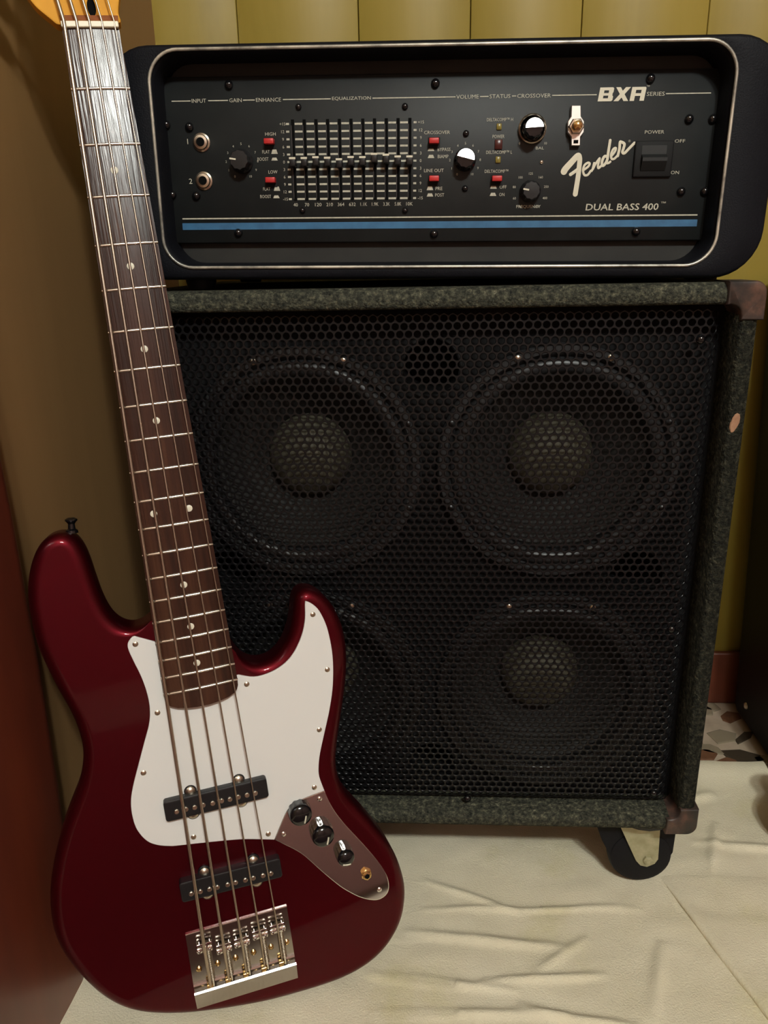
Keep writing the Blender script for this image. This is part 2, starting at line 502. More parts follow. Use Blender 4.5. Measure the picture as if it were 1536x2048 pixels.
# left wall, slightly out of square
dx, dy = XL1 - XL0, YF - YB
ang = math.atan2(-dx, -dy)
ln = math.hypot(dx, dy)
wl = box('wall_left', (-0.05, -ln / 2, 0), (0.1, ln + 0.1, CEIL + 0.1), M['brownwall'])
wl.location = (XL0, YB, CEIL / 2); wl.rotation_euler = (0, 0, -ang); structure(wl)
structure(box('wall_right', (XR + 0.05, (YB + YF) / 2, CEIL / 2), (0.1, YB - YF + 0.3, CEIL + 0.1), M['plaster']))
structure(box('wall_front', (0.95, YF - 0.05, CEIL / 2), (3.4, 0.1, CEIL + 0.1), M['plaster']))

# ================================================================== ceiling lamp
def ceiling_lamp():
    t = empty('ceiling_lamp', LAMP, 'white twin-bulb ceiling lamp behind the photographer', 'lamp')
    lathe('ceiling_rose', [(0.05, 0), (0.06, -0.02), (0.02, -0.035), (0.012, -0.05)], (0, 0, CEIL - LAMP.z), (0, 0, 1), M['lampwhite'], t)
    tube('arm', [(-.14, 0, .10), (0, 0, .13), (.14, 0, .10)], 0.008, M['lampwhite'], t)
    for i, sx in enumerate((.12, -.12)):
        lathe('bulb_socket', [(0.022, .115), (0.024, .085), (0.02, .078)], (sx, 0, 0), (0, 0, 1), M['lampwhite'], t)
        L = bpy.data.lights.new('bulb', 'POINT'); L.energy = LAMP_W[i]; L.color = LAMP_COL; L.shadow_soft_size = 0.065
        o = bpy.data.objects.new('bulb', L); C.objects.link(o); o.parent = t; o.location = (sx, 0, 0)
ceiling_lamp()

# ================================================================== towel
def towel():
    x0, x1, y0, y1 = -0.385, 0.512, 0.46, 1.06
    nx, ny = 320, 200
    def fold(y): return 0.301 + (0.779 - y) * 0.285
    creases = [((-.02, .70), (.16, .685), .004, .010), ((.0, .735), (.26, .745), .003, .008), ((-.06, .645), (.10, .63), .004, .010),
               ((.06, .64), (.2, .655), .004, .008), ((.10, .612), (.22, .585), .005, .010), ((-.05, .598), (.15, .605), .004, .010),
               ((.235, .60), (.27, .70), .004, .014), ((.00, .78), (.12, .73), .003, .008), ((.36, .80), (.40, .90), .004, .012),
               ((-.30, .57), (-.1, .54), .003, .010), ((.36, .86), (.5, .85), .004, .012), ((.12, .655), (.19, .70), .003, .010),
               ((.34, .93), (.42, .96), .004, .014), ((.40, .70), (.6, .69), .004, .012), ((.42, .60), (.6, .62), .004, .014)]
    def hgt(x, y):
        z = -0.0030 + 0.0022 * noise.noise((x * 9, y * 14, 0)) + 0.0012 * noise.noise((x * 25, y * 38, 3.0))
        for a, b, h, w in creases:
            ax, ay = a; bx, by = b
            t = max(0, min(1, ((x - ax) * (bx - ax) + (y - ay) * (by - ay)) / ((bx - ax) ** 2 + (by - ay) ** 2)))
            d = math.hypot(x - ax - t * (bx - ax), y - ay - t * (by - ay) - .008 * noise.noise((x * 12, y * 12, 9)))
            z += h * 1.15 * math.exp(-(d / (w * .55)) ** 2) * math.sin(math.pi * min(1, max(0.05, t))) ** .5
        f = x - fold(y) - 0.002 * noise.noise((y * 8, 0, 5))
        fade = max(0.0, min(1.0, (0.80 - y) / 0.06))
        if f > 0: z -= fade * .004 * min(1, f / .01)
        if -.40 < x < .03 and y < .69: z = min(z, -.0020) - .0008
        # thick rolled far edge on the open side
        if x > 0.33: z += 0.014 * math.exp(-((y - 1.012) / .03) ** 2) * min(1, (x - .33) / .05)
        return z
    V, F = [], []
    for j in range(ny + 1):
        for i in range(nx + 1):
            x = x0 + (x1 - x0) * i / nx
            ym = y1 - 0.04 + 0.006 * noise.noise((x * 8, 0, 1))
            y = y0 + (ym - y0) * j / ny
            V.append((x, y, FZ + hgt(x, y)))
    for j in range(ny):
        for i in range(nx):
            a = j * (nx + 1) + i
            F.append((a, a + 1, a + nx + 2, a + nx + 1))
    # skirt to the floor
    loop = [i for i in range(nx + 1)] + [(j + 1) * (nx + 1) - 1 for j in range(1, ny + 1)] + [ny * (nx + 1) + i for i in range(nx - 1, -1, -1)] + [j * (nx + 1) for j in range(ny - 1, 0, -1)]
    b = len(V)
    for i in loop: V.append((V[i][0], V[i][1], TZ + .0005))
    n = len(loop)
    for k in range(n): F.append((loop[k], loop[(k + 1) % n], b + (k + 1) % n, b + k))
    F.append(tuple(b + k for k in range(n)))
    o = mesh('towel', V, F, M['towel'], None, True, 75)
    # the doubled-over right-hand layer with its rounded folded edge
    prof = [(.010, .0000), (.0025, .0003), (-.0006, .0018), (-.0010, .0036), (.0002, .0056), (.0026, .0070), (.0060, .0076), (.012, .0074)] + [(.012 + .0085 * k, .0074 - .0022 * min(1, k / 6)) for k in range(1, 21)]
    V, F = [], []; nt = 120; n = len(prof)
    for j in range(nt + 1):
        y = .462 + (.800 - .462) * j / nt
        fx = fold(y) + 0.002 * noise.noise((y * 8, 0, 5)) + .0008 * noise.noise((y * 45, 2, 5))
        fade = max(0.0, min(1.0, (0.802 - y) / 0.07)) ** .6
        for sx, h in prof:
            x = min(fx + sx, .5115)
            q = (hgt(x, y) + .0055) * min(1, max(0, sx) / .02)
            V.append((x, y, FZ - .0052 + h * fade + (q if h > .003 else 0)))
    for j in range(nt):
        for i in range(n - 1):
            a = j * n + i
            F.append((a, a + 1, a + n + 1, a + n))
    mesh('folded_layer', V, F, M['towel'], o, True, 75)
    tag(o, 'creased beige fleece towel spread on the floor under the bass and speaker cabinet', 'towel')
towel()

# ================================================================== mahogany board against the left wall
def mahogany_board():
    t = empty('mahogany_board', (-0.378, 0.645, TZ), 'dark red-brown mahogany board standing against the brown wall left of the bass', 'board')
    L, H, T = 0.50, 0.92, 0.021
    P = []
    for k in range(9):
        a = math.pi / 2 * k / 8
        P.append((-0.018 + 0.018 * math.sin(a), -0.022 + 0.022 * math.cos(a)))     # rounded far edge
    P += [(0, -L), (-T, -L), (-T, -0.0)]
    N = len(P); V, F = [], []
    HS = [0, .1, .25, .4, .55, .7, .85, H - .01, H]
    for h in HS:
        b = 0.012 * math.sin(math.pi * min(1, h / .9))
        for p in P: V.append((p[0] + b * .4, p[1] + b, h))
    for i in range(len(HS) - 1):
        for k in range(N):
            k2 = (k + 1) % N
            F.append((i * N + k, i * N + k2, (i + 1) * N + k2, (i + 1) * N + k))
    F.append(tuple(range(N))); F.append(tuple((len(HS) - 1) * N + k for k in range(N)))
    mesh('board_panel', V, F, M['mahogany'], t, True, 50)
    t.rotation_euler = (0, 0, -0.06)
mahogany_board()

# ================================================================== black case and round foot at the right edge
def equipment_case():
    t = empty('equipment_case', (0.530, 1.205, TZ), 'tall black padded equipment case at the right edge beside the yellow wall', 'case')
    bm = bmesh.new(); add_box(bm, (0.20, -0.15, 0.37), (0.40, 0.28, 0.74), 0.022, 4)
    from_bm('case_body', bm, M['case'], t, True, 50)
    tube('piping', [(-0.001, -0.20, .03), (-0.001, -0.20, .70)], 0.004, M['piping'], t)
    lathe('rivet', [(0.006, 0), (0.005, 0.002), (0.002, 0.003)], (0.0, -0.07, .045), (-1, 0, 0), M['nickel'], t, 12)
    t.rotation_euler = (0, math.radians(-2.6), 0)
equipment_case()

def ball_foot():
    t = empty('ball_foot', (0.507, 0.850, FZ), 'small rounded mauve-brown foot cut off by the right edge, standing on the towel', 'foot')
    lathe('ball', [(.012, 0.002), (.026, .006), (.040, .022), (.046, .044), (.043, .064), (.032, .082), (.022, .090)], (0, 0, 0), (0, 0, 1), M['mauve'], t, 28)
    lathe('stem', [(.018, .088), (.016, .10), (.02, .13)], (0, 0, 0), (0, 0, 1), M['mauve'], t, 20)
ball_foot()

# an unseen rug, added for its mauve reflection in the chrome
rug = box('rug', (0.45, -0.45, TZ + 0.005), (1.5, 1.75, 0.010), M['rug'], None, 0.003, 1)
tag(rug, 'mauve-brown rug added out of view for its reflection in the chrome', 'rug')

# ================================================================== speaker cabinet
def speaker_cabinet():
    t = empty('speaker_cabinet', (0.004, 0.750, FZ), 'worn black carpeted four-speaker bass cabinet with perforated steel grille', 'speaker')
    z0, z1, hw, D = 0.106, 0.7208, 0.3075, 0.40
    def ring(i, y, r): return (rr(-hw + i, hw - i, z0 + i, z1 - i, max(r, .001), 6), y)
    loft('cabinet_shell', [ring(.004, D, .010), ring(0, D - .006, .012), ring(0, .010, .012), ring(.003, .003, .010), ring(.008, 0, .007), ring(.0165, 0, .003),
                           ring(.0195, .003, .002), ring(.0200, .041, .002)], M['carpet'], t, True, False, 60)
    gx0, gx1, gz0, gz1 = -.2875, .2815, .1285, .7000
    # baffle with holes
    bx, bz0, bz1 = .2885, z0 + .019, z1 - .019
    spk = [(-.133, .540), (.133, .540), (-.133, .269), (.133, .269)]
    ports = [(0.002, .6415), (.2260, .4135), (-.2225, .4135), (0.002, .165)]
    bm = bmesh.new()
    def loop(P, y):
        vs = [bm.verts.new((p[0], y, p[1])) for p in P]
        return [bm.edges.new((vs[i], vs[(i + 1) % len(vs)])) for i in range(len(vs))]
    E = loop([(-bx, bz0), (bx, bz0), (bx, bz1), (-bx, bz1)]  , .041)
    for cx, cz in spk: E += loop([(cx + .112 * math.cos(a * math.pi / 24), cz + .112 * math.sin(a * math.pi / 24)) for a in range(48)], .041)
    for cx, cz in ports: E += loop([(cx + .0285 * math.cos(a * math.pi / 12), cz + .0285 * math.sin(a * math.pi / 12)) for a in range(24)], .041)
    bmesh.ops.triangle_fill(bm, use_beauty=True, edges=E)
    from_bm('baffle', bm, M['baffle'], t)
    box('cabinet_back', (0, D - .04, (z0 + z1) / 2), (2 * hw - .05, .02, z1 - z0 - .05), M['baffle'], t)
    for cx, cz in spk:
        o = (cx, .041, cz)
        V, F = lathe_data([(.112, .001), (.124, 0), (.1255, .002), (.1255, .008), (.123, .011), (.116, .011), (.112, .006), (.110, 0)], o, (0, -1, 0), 56)
        d = mesh('speaker_frame', V, F[:-2], M['gasket'], t, True, 40)
        pr = [(.1125, .004)] + [(.1035 + .0085 * math.cos(math.pi * k / 8), .004 + .0085 * math.sin(math.pi * k / 8)) for k in range(9)] + [(.094, .001), (.093, -.004)]
        V, F = lathe_data(pr, o, (0, -1, 0), 56); F = F[:-2]
        mesh('surround', V, F, M['surround'], d, True, 60)
        pr = [(.094, -.001)] + [(.092 - .05 * (k / 6), -.003 - .050 * (k / 6) ** .85) for k in range(7)]
        V, F = lathe_data(pr, o, (0, -1, 0), 56); F = F[:-2]
        mesh('cone', V, F, M['cone'], d, True, 60)
        pr = [(.0465 * math.cos(math.pi / 2 * k / 7), -.047 + .037 * math.sin(math.pi / 2 * k / 7)) for k in range(8)]
        V, F = lathe_data(pr, o, (0, -1, 0), 40); F = F[:-2] + [F[-1]]
        mesh('dust_cap', V, F, M['cap'], d, True, 60)
        for k in range(8):
            a = math.pi / 4 * k + .39
            lathe('bolt', [(.0035, 0), (.0035, .002), (.002, .003)], (cx + .1195 * math.cos(a), .0305, cz + .1195 * math.sin(a)), (0, -1, 0), M['nickel'] if k in (1, 2) else M['blackplastic'], d, 8)
    for cx, cz in ports:
        V, F = lathe_data([(.0285, -.09), (.0285, -.002), (.0295, .001), (.0320, .001), (.0325, -.001)], (cx, .041, cz), (0, -1, 0), 28)
        mesh('port_tube', V, F[:-1], M['blackmatte'], t, True, 50)
    # grille: real perforated sheet on a triangular grid of round holes
    p = .0086; rh = .0034; dz = p * math.sqrt(3) / 2
    V, F = [], []
    R0 = p / math.sqrt(3)
    hexb = []
    for k in range(12):
        a = math.radians(30 * k)
        hexb.append((R0 * math.cos(a - math.pi / 2) if k % 2 == 0 else p / 2 * math.cos(a - math.pi / 2),
                     R0 * math.sin(a - math.pi / 2) if k % 2 == 0 else p / 2 * math.sin(a - math.pi / 2)))
    unit = [(math.cos(math.radians(30 * k) - math.pi / 2), math.sin(math.radians(30 * k) - math.pi / 2)) for k in range(12)]
    def yy(x, z, y):
        e = min(x - gx0, gx1 - x, z - gz0)
        w = .017
        return y + (.013 * (1 - e / w) ** 2 if e < w else 0)
    nr = int((gz1 - gz0) / dz)
    for j in range(nr):
        zc = gz0 + dz * (j + .6)
        off = (p / 2) * (j % 2)
        nc = int((gx1 - gx0 - off) / p)
        for i in range(nc):
            xc = gx0 + p * (i + .55) + off
            b = len(V)
            for q in hexb: V.append((xc + q[0], yy(xc + q[0], zc + q[1], .0175), zc + q[1]))
            for s, y in ((rh + .0004, .0175), (rh, .0179), (rh, .0191)):
                for u in unit: V.append((xc + u[0] * s, yy(xc + u[0] * s, zc + u[1] * s, y), zc + u[1] * s))
            for L in range(3):
                for k in range(12):
                    k2 = (k + 1) % 12
                    F.append((b + L * 12 + k, b + L * 12 + k2, b + L * 12 + 12 + k2, b + L * 12 + 12 + k))
    me = bpy.data.meshes.new('grille'); me.from_pydata(V, [], F); me.update()
    link('grille', me, t, M['grille'])
    for x, z in ((-.26, .668), (.26, .668), (.262, .36), (.262, .147), (.045, .1345)):
        lathe('grille_screw', [(.0045, 0), (.0045, .001), (.003, .003), (.001, .0036)], (x, .0175, z), (0, -1, 0), M['blackgloss'], t, 12)
    # corner protectors on the front corners
    for sx in (-1, 1):
        for sz in (-1, 1):
            cxx, czz = sx * hw, (z1 if sz > 0 else z0)
            a, w = .034, .0195
            P = [(.0015 - .012 + .012 * math.sin(k * math.pi / 16), .0015 - .012 + .012 * math.cos(k * math.pi / 16)) for k in range(9)]
            P += [(.0015, -a), (-w, -a)] + [(-w - .010 + .010 * math.cos(k * math.pi / 8), -w - .010 + .010 * math.sin(k * math.pi / 8)) for k in range(5)] + [(-a, -w), (-a, .0015)]
            P = [(cxx + sx * q[0], czz + sz * q[1]) for q in P]
            loft('corner_protector', [(inset(P, .0015), -.0022), (P, -.0006), (P, .036)], M['corner'], t, True, True, 50)
    # chip in the covering on the right edge
    V, F = [], []
    P = [(.0045 * math.cos(k * .5236) + (.001 if k < 3 else 0), .010 * math.sin(k * .5236)) for k in range(12)]
    P = [(.2945 + q[0] * .9 + q[1] * .15, .590 + q[1]) for q in P]
    loft('worn_patch', [(P, .0004), (inset(P, .0007), -.0006)], M['worn'], t)
    # casters
    for sx in (-1, 1):
        for y in (.046, .34):
            cx = sx * .258
            pl = [(-.036, .108), (.020, .108), (.0225, .040), (.019, .033), (.010, .028), (.002, .030), (-.004, .037)]
            o = loft('caster_fork', [([(cx + q[0], q[1]) for q in pl], y - .016), ([(cx + q[0], q[1]) for q in pl], y - .013)], M['zinc'], t)
            lathe('axle_bolt', [(.006, 0), (.006, .003), (.003, .004)], (cx + .010, y - .016, .040), (0, -1, 0), M['zinc'], o, 6, False)
            lathe('wheel', [(.012, -.0125), (.031, -.0125), (.0365, -.010), (.0385, -.005), (.0385, .005), (.0365, .010), (.031, .0125), (.012, .0125)], (cx + .003, y, .0388), (0, 1, 0), M['rubber'], o, 36)
            lathe('caster_plate', [(.040, .102), (.040, .106)], (cx, y, 0), (0, 0, 1), M['blackplastic'], o, 20)
            hp = [(-.062, .106), (.043, .106), (.0415, .045), (.030, .020), (-.012, .014), (-.030, .030), (-.046, .062)]
            loft('caster_housing', [([(cx + q[0], q[1]) for q in hp], y - .0095), ([(cx + q[0], q[1]) for q in hp], y + .015)], M['rubber'], o)
    return t
speaker_cabinet()

# ================================================================== amplifier head
def amplifier_head():
    t = empty('amplifier_head', (0.0115, 0.765, 0.7115), 'black bass amplifier head with graphic equalizer, standing on top of the speaker cabinet', 'amplifier')
    t.rotation_euler = (0, math.radians(0.8), 0)
    X0, X1, Z0, Z1 = -.3040, .2985, .0065, .2072
    def ro(i, y): return (rr(X0 + i, X1 - i, Z0 + i, Z1 - i, .042 - i * .6, 8), y)
    tx0, tx1, tz0, tz1 = -.2620, .2563, .0168, .2030
    def ri(i, y): return (rr(tx0 + i, tx1 - i, tz0 + i * .9, tz1 - i * .9, .028 - i * .5, 8), y)
    loft('cabinet_shell', [ro(.006, .30), ro(0, .292), ro(0, .006), ro(.0012, .0018), ro(.0035, 0), ri(-.0003, -.0002), ri(.002, .0005), ri(.004, .006), ri(.006, .036)], M['tolex'], t, True, False, 60)
    loft('back_plate', [ri(.0055, .0345), ri(.0055, .0375)], M['backplate'], t)
    P = rr(tx0 + .001, tx1 - .001, tz0 + .001, tz1 - .001, .027, 10)
    tube('trim_bead', [(q[0], -.0006, q[1]) for q in P], .0015, M['trim'], t, 8, True)
    for x in (-.236, .255):
        lathe('rubber_foot', [(.013, -.0027 if x < 0 else .0042), (.015, .0046), (.015, .009)], (x, .03, 0), (0, 0, 1), M['rubber'], t, 16)
        lathe('rubber_foot', [(.013, -.0027 if x < 0 else .0042), (.015, .0046), (.015, .009)], (x, .26, 0), (0, 0, 1), M['rubber'], t, 16)
    # panel
    px0, px1, pz0, pz1, py = -.2605, .2563, .0405, .1858, .027
    pan = box('control_panel', ((px0 + px1) / 2 - .0, py + .004, (pz0 + pz1) / 2), (px1 - px0, .008, pz1 - pz0), M['panel'], t, .0008, 1)
    yt = py - .00035
    cr = M['cream']
    def tx(s, x, z, h, w, **k): return text('lettering', s, x / 1000, z / 1000, yt, h / 1000, w / 1000, cr, pan, **k)
    zt = 165.8
    for s, x, w in (('INPUT', -224.4, 13.6), ('GAIN', -189.9, 11.6), ('ENHANCE', -158.9, 23.5), ('EQUALIZATION', -81.6, 36), ('VOLUME', 25.2, 20.5), ('STATUS', 54.8, 19), ('CROSSOVER', 85.7, 30.5), ('SERIES', 195.0, 16)):
        tx(s, x, zt, 3.3, w)
    for a, b in ((-250.3, -232.2), (-215.6, -197), (-182.8, -171.8), (-145.4, -100.8), (-62.1, 14.2), (36.6, 44.4), (65.7, 69.5), (102, 142.2), (204, 244.1)):
        rects('heading_rule', [(a / 1000, b / 1000, (zt - .45) / 1000, (zt + .45) / 1000)], yt, cr, pan)
    # block letters B X R
    def block(x0, strokes):
        V, F = [], []; lay = 0
        for poly in strokes:
            lay += .00004; b = len(V)
            for px_, pz_ in poly: V.append(((x0 + px_ + pz_ * .14) / 1000, yt - lay, (160.3 + pz_) / 1000))
            F.append(tuple(range(b, b + len(poly))))
        mesh('logo_letter', V, F, M['cream_bright'], pan)
    bar = lambda a, b, c, d: [(a, c), (b, c), (b, d), (a, d)]
    block(143.4, [bar(0, 4.2, 0, 11.3), bar(4.2, 11.6, 8.9, 11.3), bar(4.2, 11.8, 4.6, 6.7), bar(4.2, 12.0, 0, 2.4), [(8.4, 6.7), (12.2, 6.7), (12.6, 7.4), (12.6, 10.4), (11.6, 11.3), (8.4, 11.3)], [(8.6, 0), (12.0, 0), (13.0, .8), (13.0, 3.9), (12.2, 4.6), (12.0, 6.7), (8.6, 6.7)]])
    block(157.6, [[(0, 0), (4.4, 0), (13.2, 11.3), (8.8, 11.3)], [(9.0, 0), (13.2, 0), (4.2, 11.3), (0, 11.3)]])
    block(172.0, [bar(0, 4.0, 0, 11.3), bar(4.0, 12.2, 8.9, 11.3), bar(4.0, 12.4, 4.0, 6.2), [(8.8, 0), (12.8, 0), (12.8, 10.4), (12.0, 11.3), (8.8, 11.3)]])
    tx('\u2122', 187.6, 172.2, 1.4, 2.6)
    # screws
    for i, (x, z) in enumerate([(-195.2, 178.6), (-4.3, 177.1), (189.1, 178.3), (-131.1, 159.5), (-32.1, 158.6), (-257.1, 145.9), (-235.2, 143.9), (-257.0, 84.7), (-233.5, 83.6), (227.1, 144.9), (248.2, 144.6),
                 (226.9, 83.6), (248.6, 83.5), (-194.6, 49.7), (-3.6, 47.6), (188.7, 48.6), (24.7, 135.3), (25.1, 88.0), (-130.8, 69.7), (-31.8, 69.0), (95.7, 110.3)]):
        big = 1.0 if i not in (3, 4, 16, 17, 18, 19) else .7
        if i == 20: big = .35
        r = .0041 * big
        lathe('screw', [(r, 0), (r, .0012), (r * .85, .0028 * big), (r * .5, .0038 * big), (r * .12, .0042 * big)], (x / 1000, py, z / 1000), (0, -1, 0), M['nickel'] if i == 20 else M['blackgloss'], pan, 14)
    # input jacks
    for x, z in ((-224.8, 130.5), (-225.1, 96.9)):
        j = lathe('input_jack', [(.0083, 0), (.0083, .001), (.0068, .0018), (.0062, .0042), (.0040, .0046), (.0036, .001)], (x / 1000, py, z / 1000), (0, -1, 0), M['nickel'], t, 24)
        lathe('jack_hole', [(.0037, .0002), (.0037, .0044)], (x / 1000, py, z / 1000), (0, -1, 0), M['hole'], j, 18)
    text('lettering', '1', -.238, .1315, yt, .0046, None, cr, pan); tx('2', -238, 96.8, 4.6, 3.2)
    # knobs
    def knob(name, x, z, r, h, ptr, label=None, ring=None, skirt=True):
        x /= 1000; z /= 1000
        V, F = [], []
        seg = 40
        pr = [(r, 0), (r, .003), (r * .90, .0045), (r * .84, h - .0012), (r * .78, h), (.0005, h + .0003)]
        V, F = lathe_data(pr, (x, py, z), (0, -1, 0), seg)
        for i in range(len(V)):
            ringi = i // seg
            if 2 <= ringi <= 4 and (i % 4) < 2:
                c = Vector((x, V[i][1], z)); V[i] = c + (V[i] - c) * .93
        k = mesh(name, V, F, M['blackplastic'], t, True, 35)
        if label: k['label'] = label
        if ptr is not None:
            a = math.radians(ptr)
            V, F = [], []
            c, s = math.cos(a), math.sin(a)
            ribbon([(x + c * r * .25, z + s * r * .25), (x + c * r * .80, z + s * r * .80)], .0014, py - h - .0006, V, F, False)
            mesh('pointer', V, F, M['cream_bright'], k)
        if ring:
            n, r2, lab = ring
            L = []
            for i in range(n):
                a = math.radians(240 - 300 * i / (n - 1))
                L.append((x + r2 * math.cos(a), z + r2 * math.sin(a)))
            for i, (qx, qz) in enumerate(L):
                if lab: text('lettering', lab[i], qx, qz, yt, .0021, None, cr, pan)
        return k
    nums = ['0', '1', '2', '3', '4', '5', '6', '7', '8', '9', '10']
    knob('gain_knob', -187.1, 113.7, .0108, .014, 172, None, (11, .0152, nums))
    knob('volume_knob', 24.4, 112.8, .0102, .015, 160, None, (11, .0142, nums))
    k = knob('crossover_knob', 85.4, 137.2, .0098, .017, None, None, None)
    lathe('bezel_ring', [(.0110, 0), (.0110, .0035), (.0118, .0042), (.0127, .0035), (.0129, 0)], (.0854, py, .1384), (0, -1, 0), M['nickel'], k, 36)
    text('lettering', '0', .0745, .1262, yt, .0021, None, cr, pan); text('lettering', '10', .0985, .1262, yt, .0021, None, cr, pan)
    text('lettering', 'BAL', .0935, .1222, yt, .0024, .0075, cr, pan)
    knob('frequency_knob', 86.4, 84.9, .0098, .012, 170, None, (9, .0155, ['40', '60', '80', '100', '125', '160', '250', '400', '800']))
    tx('FREQUENCY', 85.7, 71.4, 3.2, 23)
    # glossy knob ends; the lamp's highlight is built in as a tilted bright half-disc
    for x, z, r, h in ((24.4, 112.8, .0080, .015), (85.4, 137.2, .0080, .017)):
        kk = [c for c in t.children if c.name.startswith('volume_knob' if x < 50 else 'crossover_knob')][0]
        kk.data.materials[0] = M['blackgloss']
        tilt = math.radians(-14 if x < 50 else 3)
        n = 14
        arc = [(r * math.cos(math.pi * k / n), r * math.sin(math.pi * k / n)) for k in range(n + 1)]
        V = []
        for q in arc:
            X, Z = q[0] * math.cos(tilt) - q[1] * math.sin(tilt), q[0] * math.sin(tilt) + q[1] * math.cos(tilt)
            V.append((x / 1000 + X, py - h - .0024 + .24 * q[1], z / 1000 + Z))
        m_ = len(V)
        V += [(v[0], py - h + .0006, v[2]) for v in V]
        F = [tuple(range(m_)), tuple(range(2 * m_ - 1, m_ - 1, -1))] + [(k, (k + 1) % m_, m_ + (k + 1) % m_, m_ + k) for k in range(m_)]
        o = mesh('knob_highlight', V, F, M['facet'], kk); o['label'] = 'lamp highlight built as a bright half-disc'
    # red push buttons and their legends
    for x, z in ((-159.4, 130.2), (-159.7, 96.7), (-4.9, 128.9), (-4.4, 96.6), (54.5, 96.0)):
        b = box('push_button', (x / 1000, py - .0035, z / 1000), (.0092, .008, .0048), M['redbtn'], t, .0006, 2)
        box('button_well', (x / 1000, py - .0002, (z - 1.2) / 1000), (.0112, .0006, .0096), M['blackmatte'], b)
    def trap(x, z, w, h):
        x /= 1000; z /= 1000; w /= 1000; h /= 1000
        mesh('position_mark', [(x - w / 2, yt, z - h / 2), (x + w / 2, yt, z - h / 2), (x + w * .3, yt, z + h / 2), (x - w * .3, yt, z + h / 2)], [(0, 1, 2, 3)], cr, pan)
    for x, z, h in ((-155.5, 121.8, 3.8), (-155.8, 115.4, 2.5), (-154.7, 89.4, 3.8), (-155.6, 82.2, 2.5), (-7.6, 122.1, 2.8), (-7.5, 116.1, 2.8), (-8.1, 88.5, 3.4), (-8.0, 82.6, 2.8), (51.9, 89.3, 3.4), (51.7, 82.6, 2.8)):
        trap(x, z, 6.2, h)
    for s, x, z, w in (('HIGH', -158.6, 137.0, 10), ('FLAT', -163.6, 121.7, 7), ('BOOST', -166.8, 115.5, 10.5), ('LOW', -157.8, 104.2, 8.6), ('FLAT', -164.6, 89.2, 7), ('BOOST', -166, 82.5, 10.5),
                       ('CROSSOVER', -2.2, 136.5, 24), ('BYPASS', 4.6, 122.0, 12), ('BIAMP', 3.8, 116.0, 10), ('LINE OUT', -4.6, 104.0, 18.5), ('PRE', .4, 88.2, 6.5), ('POST', 1.2, 82.5, 8.5),
                       ('DELTACOMP\u2122 H', 55.6, 146.6, 24), ('POWER', 54.8, 132.4, 11), ('DELTACOMP\u2122 L', 56.0, 119.1, 24), ('DELTACOMP\u2122', 54.2, 102.8, 22), ('OFF', 60.9, 89, 6.5), ('ON', 60.0, 82.4, 5),
                       ('POWER', 197.2, 134.5, 17.5), ('OFF', 221, 126.7, 9.4), ('ON', 219.4, 100.1, 7.6)):
        tx(s, x, z, 2.9, w)
    for m_, x, z, w, h in (('led_y', 55.0, 140.6, 4.6, 5.4), ('led_r', 55.1, 125.6, 7.0, 8.4), ('led_y', 55.2, 112.6, 4.8, 5.6)):
        box('indicator_light', (x / 1000, py - .0004, z / 1000), (w / 1000, .0018, h / 1000), M[m_], t, .0004, 1)
    # graphic equalizer
    xs = [-137.2 + 10.97 * i for i in range(11)]
    zr = [145.3 - 6.53 * k for k in range(11)]
    D = []
    for z in zr:
        D.append((-143.6, -140.6, z)); D.append((-24.0, -21.2, z))
        for a in xs[:-1]: D.append((a + 1.9, a + 9.1, z))
    rects('equalizer_scale', [(a / 1000, b / 1000, (z - .85) / 1000, (z + .85) / 1000) for a, b, z in D], yt, cr, pan)
    rects('slider_slot', [((x - 1.45) / 1000, (x + 1.45) / 1000, .0785, .1490) for x in xs], yt - .0001, M['hole'], pan)
    rects('slider_rail', [((x - 1.5) / 1000, (x - 1.0) / 1000, .0800, .1440) for x in xs], yt - .0003, M['piping'], pan)
    for k, s in enumerate(['15', '12', '9', '6', '3', '0', '3', '6', '9', '12', '15']):
        sg = '+' if k == 0 else ('-' if k == 10 else '')
        text('lettering', sg + s, -.1468, zr[k] / 1000, yt, .0026, None, cr, pan)
        text('lettering', sg + s, -.0172, zr[k] / 1000, yt, .0026, None, cr, pan)
    for x, s in zip(xs, ['40', '70', '120', '210', '364', '632', '1.1K', '1.9K', '3.3K', '5.8K', '10K']):
        text('lettering', s, x / 1000, .0749, yt, .0031, min(.0064, .0021 * len(s)), cr, pan)
    for i, x in enumerate(xs):
        z = (114.0, 114.0, 114.6, 114.0, 112.6, 114.4, 114.2, 116.8, 116.0, 114.4, 114.3)[i] / 1000 - .0022
        c = box('slider_cap', (x / 1000, py - .0055, z), (.0058, .011, .0080), M['blackplastic'], t, .0008, 2)
        box('white_stripe', (x / 1000, py - .0106, z + .0030), (.0059, .0014, .0017), M['cream_bright'], c)
    # bare potentiometer with its bracket, between crossover and power
    c = (.1246, py, .1391)
    P = [(-.0042, .0175), (.0042, .0175), (.0046, .0085), (.0075, .0045), (.0075, -.0045), (.0043, -.0085), (.0040, -.0158), (-.0040, -.0158), (-.0043, -.0085), (-.0075, -.0045), (-.0075, .0045), (-.0046, .0085)]
    P = [(c[0] + q[0] + (-q[1]) * .06, c[2] + q[1]) for q in P]
    b = loft('pot_bracket', [(P, py - .0006), (P, py - .0045), (inset(P, .0006), py - .0052)], M['bracket'], t)
    b['label'] = 'bare metal control bracket'
    lathe('hex_nut', [(.0072, .0052), (.0072, .0075), (.0062, .0085), (.005, .0085)], c, (0, -1, 0), M['nickel'], b, 6, False)
    lathe('pot_shaft', [(.0047, .008), (.0047, .012), (.0040, .0145), (.0022, .0156), (.0004, .016)], c, (0, -1, 0), M['brass'], b, 20)
